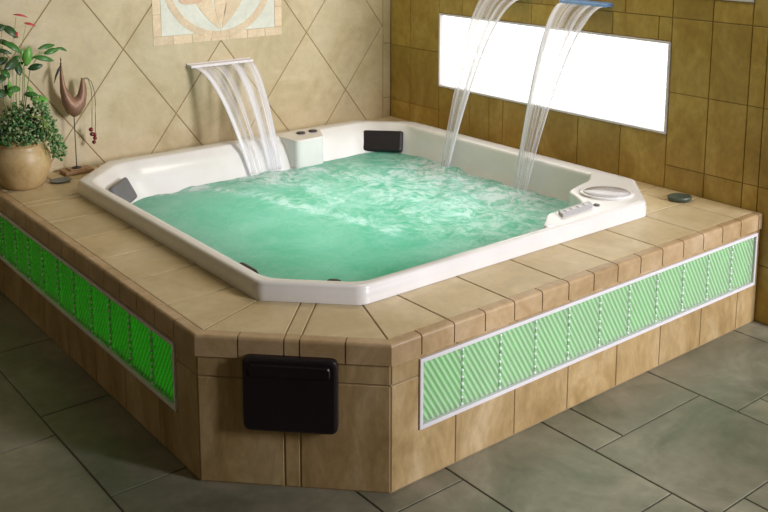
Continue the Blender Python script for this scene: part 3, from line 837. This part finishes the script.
# ------------------------------------------------------------------ spouts and falling water
def spout(label, A, B, nrm, m):
    """thin flat lip from wall point A to B"""
    A, B, n = Vector(A), Vector(B), Vector(nrm); c_ = (A+B)/2
    r = thing('waterfall_spout', label, 'spout', c_, 'waterfall spouts on the walls')
    u = (B-A).normalized(); L = (B-A).length
    def body(u0, u1, n0, n1, z0, z1, zt=0):
        bm = bmesh.new(); box(bm, u0, u1, n0, n1, z0, z1, .002)
        for v in bm.verts:
            x, y, z = v.co; v.co = u*x+n*y+Vector((0, 0, z+zt*(y-n0)))
        return bm
    link('lip', body(-L/2, L/2, .013, .055, -.008, .008, -.08), m, r)
    link('mounting_flange', body(-L/2-.004, L/2+.004, .0008, .0125, -.011, .011), m, r)
    return r
spout('thin white metal waterfall spout on the diagonal-tiled wall under the mosaic', (-1.525, 0, 1.034), (-1.110, 0, 1.034), (0, -1, 0), M['white'])
spout('blue tinted waterfall spout above the window, nearer the room corner', (0, -.94, 1.44), (0, -1.268, 1.44), (-1, 0, 0), M['bluesteel'])
spout('blue tinted waterfall spout above the middle of the window', (0, -1.525, 1.44), (0, -1.845, 1.44), (-1, 0, 0), M['bluesteel'])
def fall(label, a0, a1, b0, b1, out, m, z0, z1=WZ+.004, nu=40, nv=40, start=.125, seed=0):
    """sheet whose edges run a0..a1 at the lip and b0..b1 at the water (3-D xy pairs), a thin closed film with folds"""
    bm = bmesh.new(); uvl = bm.loops.layers.uv.new('flow')
    a0, a1, b0, b1 = map(Vector, (a0, a1, b0, b1)); F_side = Vector((out[0], out[1]))
    sides = []
    for sgn in (0, 1):
        g = []
        for j in range(nv+1):
            v = j/nv; t = v; z = z0+(z1-z0)*t**1.55; row = []
            hz = t**.85
            for i in range(nu+1):
                u = i/nu; A = a0.lerp(a1, u); B = b0.lerp(b1, u)
                conv = hz**.8
                p = A.lerp(B, hz)
                wv_ = .007*math.sin(u*23+seed+v*1.5)*min(1, v*5)+.004*noise.noise(Vector((u*12, v*2, seed)))*min(1, v*4)
                th = (.0012+.0008*math.sin(u*31+seed))*(1 if sgn else -1)
                q = p+F_side*(wv_+th); row.append((bm.verts.new((q.x, q.y, z)), (u, v)))
            g.append(row)
        sides.append(g)
    def face(vs):
        f = bm.faces.new([a[0] for a in vs])
        for l, a in zip(f.loops, vs): l[uvl].uv = a[1]
    for si, g in enumerate(sides):
        for j in range(nv):
            for i in range(nu):
                q = (g[j][i], g[j][i+1], g[j+1][i+1], g[j+1][i]); face(q if si else q[::-1])
    A, B = sides
    for j in range(nv):
        for i in (0, nu): face((A[j][i], B[j][i], B[j+1][i], A[j+1][i]))
    for i in range(nu):
        for j in (0, nv): face((A[j][i], B[j][i], B[j][i+1], A[j][i+1]))
    o = link('waterfall', bm, m, None, True)
    return tag(o, label, 'waterfall', 'sheets of water falling into the tub')
fall('white sheet of water falling from the spout on the diagonal-tiled wall', (-1.515, -.055), (-1.12, -.055), (-1.375, -.43), (-1.16, -.43), (0, -1), M['fallA'], 1.026, seed=1)
fall('thin sheet of water falling before the window, nearer the room corner', (-.055, -.95), (-.055, -1.26), (-.38, -.945), (-.38, -1.01), (-1, 0), M['fallC'], 1.432, seed=4)
fall('thin sheet of water falling before the middle of the window', (-.055, -1.535), (-.055, -1.835), (-.39, -1.545), (-.39, -1.63), (-1, 0), M['fallB'], 1.432, seed=7)

# ------------------------------------------------------------------ small things on the platform
pot = thing('potted_plant', 'leafy green plant with thin red flowers in a round tan clay pot beside the wall', 'plant', (-2.553, -.178, H+.0005))
bm = bmesh.new()
lathe(bm, [(.078, 0), (.088, .004), (.112, .035), (.134, .085), (.141, .125), (.137, .165), (.122, .200), (.112, .218), (.113, .224), (.124, .232), (.127, .245), (.122, .257), (.110, .258), (.104, .250), (.100, .215), (.100, .20)], seg=48)
link('clay_pot', bm, M['clay'], pot, True)
bm = bmesh.new(); lathe(bm, [(.098, .205), (.099, .228), (.05, .236), (.001, .238)], seg=24); link('soil', bm, M['soil'], pot, True)
# wall-plane pixel helper for the things standing by the left wall (y depth d): photo columns/rows to metres
def px(x, y, d=-.178):
    s_ = (x-384-1.46)/969.67; t_ = -(y-256+180.1)/969.67
    dr = F_+R2*s_+U2*t_; k_ = (d-CAM.y)/dr.y; p = CAM+dr*k_; return Vector((p.x, d, p.z))
PO = pot.location
def leaf(bm, base, tip, wd, nrm=(0, -1, .4), curl=.15, fold=.12, n=7):
    base, tip = Vector(base), Vector(tip); d = tip-base; L = d.length; nn = Vector(nrm); sd = d.cross(nn).normalized(); nn = sd.cross(d).normalized()
    rows_ = []
    for i in range(n+1):
        t = i/n; wdt = wd*math.sin(math.pi*min(1, t*.96+.02))**.75*(1-.25*t) if i < n else .0006
        c_ = base+d*t+nn*curl*L*math.sin(math.pi*t)*.6
        rows_.append([bm.verts.new(c_-sd*wdt+nn*fold*wdt), bm.verts.new(c_), bm.verts.new(c_+sd*wdt+nn*fold*wdt)])
    fr = []
    for a, b_ in zip(rows_[:-1], rows_[1:]):
        for k in range(2): fr.append(bm.faces.new((a[k], a[k+1], b_[k+1], b_[k])))
def thick(o, t=.0012):
    md = o.modifiers.new('thickness', 'SOLIDIFY'); md.thickness = t; md.offset = 0; return o
# (base px, tip px, width m, material, depth at base, depth at tip)
LV = [((2, 26), (18, 38), .026, 'leaf_dark', -.17, -.20), ((-6, 30), (6, 26), .022, 'leaf_dark', -.2, -.2), ((3, 42), (21, 53), .022, 'leaf_mid', -.19, -.22), ((-4, 40), (12, 47), .018, 'leaf_dark', -.15, -.18),
      ((-4, 50), (12, 54), .013, 'leaf_dark', -.2, -.22), ((26, 66), (29, 46), .026, 'leaf_lime', -.2, -.20), ((24, 62), (22, 49), .016, 'leaf_lime', -.19, -.2), ((38, 49), (55, 45), .015, 'leaf_mid', -.18, -.15),
      ((44, 54), (59, 49), .018, 'leaf_mid', -.2, -.19), ((56, 48), (67, 51), .011, 'leaf_mid', -.17, -.16), ((33, 57), (54, 61), .017, 'leaf_mid', -.22, -.23), ((28, 69), (43, 65), .020, 'leaf_dark', -.2, -.22),
      ((18, 60), (4, 70), .028, 'leaf_dark', -.22, -.26), ((16, 63), (20, 76), .022, 'leaf_dark', -.22, -.25), ((8, 58), (-6, 66), .022, 'leaf_dark', -.18, -.2), ((6, 76), (-6, 84), .022, 'leaf_dark', -.2, -.23), ((8, 92), (-8, 97), .026, 'leaf_dark', -.21, -.24),
      ((10, 98), (9, 80), .018, 'leaf_lime', -.2, -.22), ((30, 99), (49, 101), .026, 'leaf_lime', -.24, -.27), ((24, 94), (40, 97), .020, 'leaf_mid', -.2, -.25), ((20, 88), (8, 92), .02, 'leaf_mid', -.2, -.25), ((20, 56), (12, 62), .017, 'leaf_mid', -.2, -.2),
      ((14, 68), (24, 62), .016, 'leaf_mid', -.17, -.18), ((0, 70), (10, 78), .02, 'leaf_mid', -.18, -.2), ((4, 86), (14, 92), .02, 'leaf_dark', -.19, -.22), ((28, 86), (33, 96), .013, 'leaf_lime', -.2, -.22)]
for b0, t0, wd, mk, d0, d1 in LV:
    bm = bmesh.new(); leaf(bm, px(*b0, d0)-PO, px(*t0, d1)-PO, wd, nrm=(-.2+random.random()*.4, -1, .35+random.random()*.5)); thick(link('leaf', bm, M[mk], pot, True))
ST = [((20, 118), (23, 96), (23, 70), (27, 56)), ((12, 118), (11, 96), (8, 74), (2, 46)), ((18, 118), (16, 96), (17, 70), (18, 60)), ((24, 120), (27, 90), (30, 70), (40, 52)), ((22, 118), (25, 92), (24, 66), (34, 58)), ((10, 118), (4, 100), (2, 80), (0, 66)), ((14, 118), (13, 80), (12, 50), (16, 17)), ((19, 118), (20, 80), (21, 48), (26, 25)), ((6, 118), (6, 90), (0, 60), (2, 27)), ((30, 60), (36, 55), (42, 53), (56, 48))]
for pts in ST:
    P = [px(*p, -.19)-PO for p in pts]; cur = []
    for i in range(len(P)-1):
        for k in range(4): cur.append(P[i].lerp(P[i+1], k/4))
    cur.append(P[-1]); bm = bmesh.new(); tube(bm, cur, .0024 if pts[-1][1] > 30 else .0012, 6); link('stem', bm, M['stem'], pot, True)
for (a, b_), wd in ((((13, 14.5), (28, 17.5)), .007), (((24, 23), (36, 26.5)), .009), (((14, 38), (18, 32)), .012)):
    bm = bmesh.new(); leaf(bm, px(*a, -.19)-PO, px(*b_, -.20)-PO, wd, nrm=(0, -.8, .6)); thick(link('flower', bm, M['petal'], pot, True))
# bushy small-leaved growth over the pot and trailing down its right side (nobody could count it)
def small(n, fn, mk, nm):
    bm = bmesh.new()
    for _ in range(n):
        c_ = fn(); a = random.random()*2*math.pi; L = .010+random.random()*.012
        t_ = c_+Vector((math.cos(a)*L, -random.random()*L*.7, math.sin(a)*L)); leaf(bm, c_, t_, .0055+random.random()*.004, nrm=(random.uniform(-.5, .5), -1, random.random()), n=3)
    o = thick(link(nm, bm, M[mk], pot, True), .0008); o['kind'] = 'stuff'; return o
def mound():
    a = random.random()*2*math.pi; r = .150*math.sqrt(random.random()); return Vector((math.cos(a)*r, math.sin(a)*r-.01, .245+random.random()*.20*(1-(r/.16)**2)))
def trail():
    t = random.random(); x_ = 32+32*t**.6*random.uniform(.65, 1.05); y_ = 100+55*t+random.uniform(-8, 6); return px(min(x_, 66), y_, -.30+.10*random.random())-PO
small(460, mound, 'leaf_mid', 'small_foliage'); small(280, mound, 'leaf_dark', 'small_foliage'); small(300, mound, 'leaf_pale', 'small_foliage')
small(240, trail, 'leaf_mid', 'trailing_foliage'); small(260, trail, 'leaf_pale', 'trailing_foliage')
bm = bmesh.new()
for k in range(9):
    xe = 44+random.random()*18; P = [px(28+k, 116, -.27)-PO, px(38+k, 118, -.30)-PO, px(xe-4, 132, -.30)-PO, px(xe, 148+random.random()*10, -.28)-PO]
    cur = [P[i].lerp(P[i+1], j/4) for i in range(3) for j in range(4)]+[P[-1]]; tube(bm, cur, .0012, 5)
link('trailing_stems', bm, M['stem'], pot, True)

# crane figurine
bd = -.092
fg = thing('bird_figurine', 'slender copper bird sculpture on a thin rod and wooden base, beaded tail, beside the plant', 'sculpture', (px(77, 172, bd).x, bd, H+.0005)); FO = fg.location
Q = lambda x, y, d=bd: px(x, y, d)-FO
bm = bmesh.new(); box(bm, -.078, .078, -.050, .050, 0, .020, .004); box(bm, -.046, .046, -.032, .032, .020, .026, .002)
o = link('base', bm, M['wood'], fg); 
bm = bmesh.new(); lathe(bm, [(.026, .024), (.024, .030), (.006, .036)], seg=20); lathe(bm, [(.0028, .03), (.0026, .10), (.0026, Q(75, 116).z)], seg=10)
link('rod', bm, M['iron'], fg, True)
# crescent body: an outer boat curve and an inner scooped curve, lens-shaped in section
def cres():
    out_ = [(60, 66), (59.5, 78), (60, 92), (62.5, 105), (67, 113), (74, 117.5), (81, 114), (85.5, 105), (87, 94), (86, 84), (83.5, 78)]
    inn_ = [(61.8, 66), (63.2, 74), (64.5, 81), (66, 87), (69, 92), (72, 96), (75, 97.5), (77.5, 94), (79, 89), (80, 84), (81, 78)]
    bm = bmesh.new(); n = len(out_); rows_ = []
    for i in range(n):
        a = Q(*out_[i]); b_ = Q(*inn_[i]); mid = (a+b_)/2; th = Vector((0, -1, 0))*(a-b_).length*.35
        rows_.append([bm.verts.new(p) for p in (a, a.lerp(b_, .25)+th*.75, mid+th, a.lerp(b_, .75)+th*.75, b_, a.lerp(b_, .75)-th*.75, mid-th, a.lerp(b_, .25)-th*.75)])
    for a, b_ in zip(rows_[:-1], rows_[1:]):
        for k in range(8): bm.faces.new((a[k], a[(k+1) % 8], b_[(k+1) % 8], b_[k]))
    bm.faces.new(rows_[0][::-1]); bm.faces.new(rows_[-1]); return bm
link('body', cres(), M['copper'], fg, True)
bm = bmesh.new(); tube(bm, [Q(60.8, 70), Q(60.6, 64), Q(60.8, 60), Q(60.2, 57.5)], [.0065, .0055, .004, .0015], 10); link('neck', bm, M['copper'], fg, True)
bm = bmesh.new(); tube(bm, [Q(60.8, 66), Q(58.5, 70), Q(56, 76), Q(54.2, 83)], [.005, .007, .005, .0012], 10); link('beak', bm, M['iron'], fg, True)
bm = bmesh.new(); tube(bm, [Q(65, 90), Q(67.5, 96), Q(71, 99.5), Q(74, 100)], [.003, .006, .006, .002], 8); link('wing_edge', bm, M['iron'], fg, True)
for P in ([(82.5, 80), (85, 77.5), (88.5, 80), (91, 88), (92, 100), (92, 128)], [(83.5, 80), (87, 77.5), (91.5, 82), (94.5, 92), (95.5, 104), (95.3, 134)]):
    pp = [Q(*p) for p in P]; bm = bmesh.new(); tube(bm, [pp[i].lerp(pp[i+1], j/3) for i in range(len(pp)-1) for j in range(3)]+[pp[-1]], .0016, 6); link('tail_wire', bm, M['iron'], fg, True)
for x_, y_, r_ in ((91, 129.5, .012), (92, 134, .012), (94.5, 134.5, .011), (95, 138, .011), (94, 142, .011)):
    bm = bmesh.new(); r = bmesh.ops.create_uvsphere(bm, u_segments=16, v_segments=10, radius=r_)
    for v in r['verts']: v.co = v.co*1+Q(x_, y_)
    link('bead', bm, M['bead'], fg, True)
# two small dishes
bm = bmesh.new(); lathe(bm, [(.045, 0), (.054, .006), (.056, .011), (.050, .011), (.038, .006), (.001, .005)], (0, 0, 0), 32, 1, .8)
tag(link('soap_dish', bm, M['dish'], None, True, (-2.375, -.215, H+.0006)), 'small flat grey dish on the platform between the clay pot and the tub', 'dish')
bm = bmesh.new(); lathe(bm, [(.050, 0), (.058, .010), (.060, .022), (.052, .026), (.040, .016), (.001, .014)], (0, 0, 0), 32, 1, .75, -.7)
tag(link('soap_dish', bm, M['dishgreen'], None, True, (-.135, -2.405, H+.0006)), 'small dark green oval dish on the platform by the window wall', 'dish')
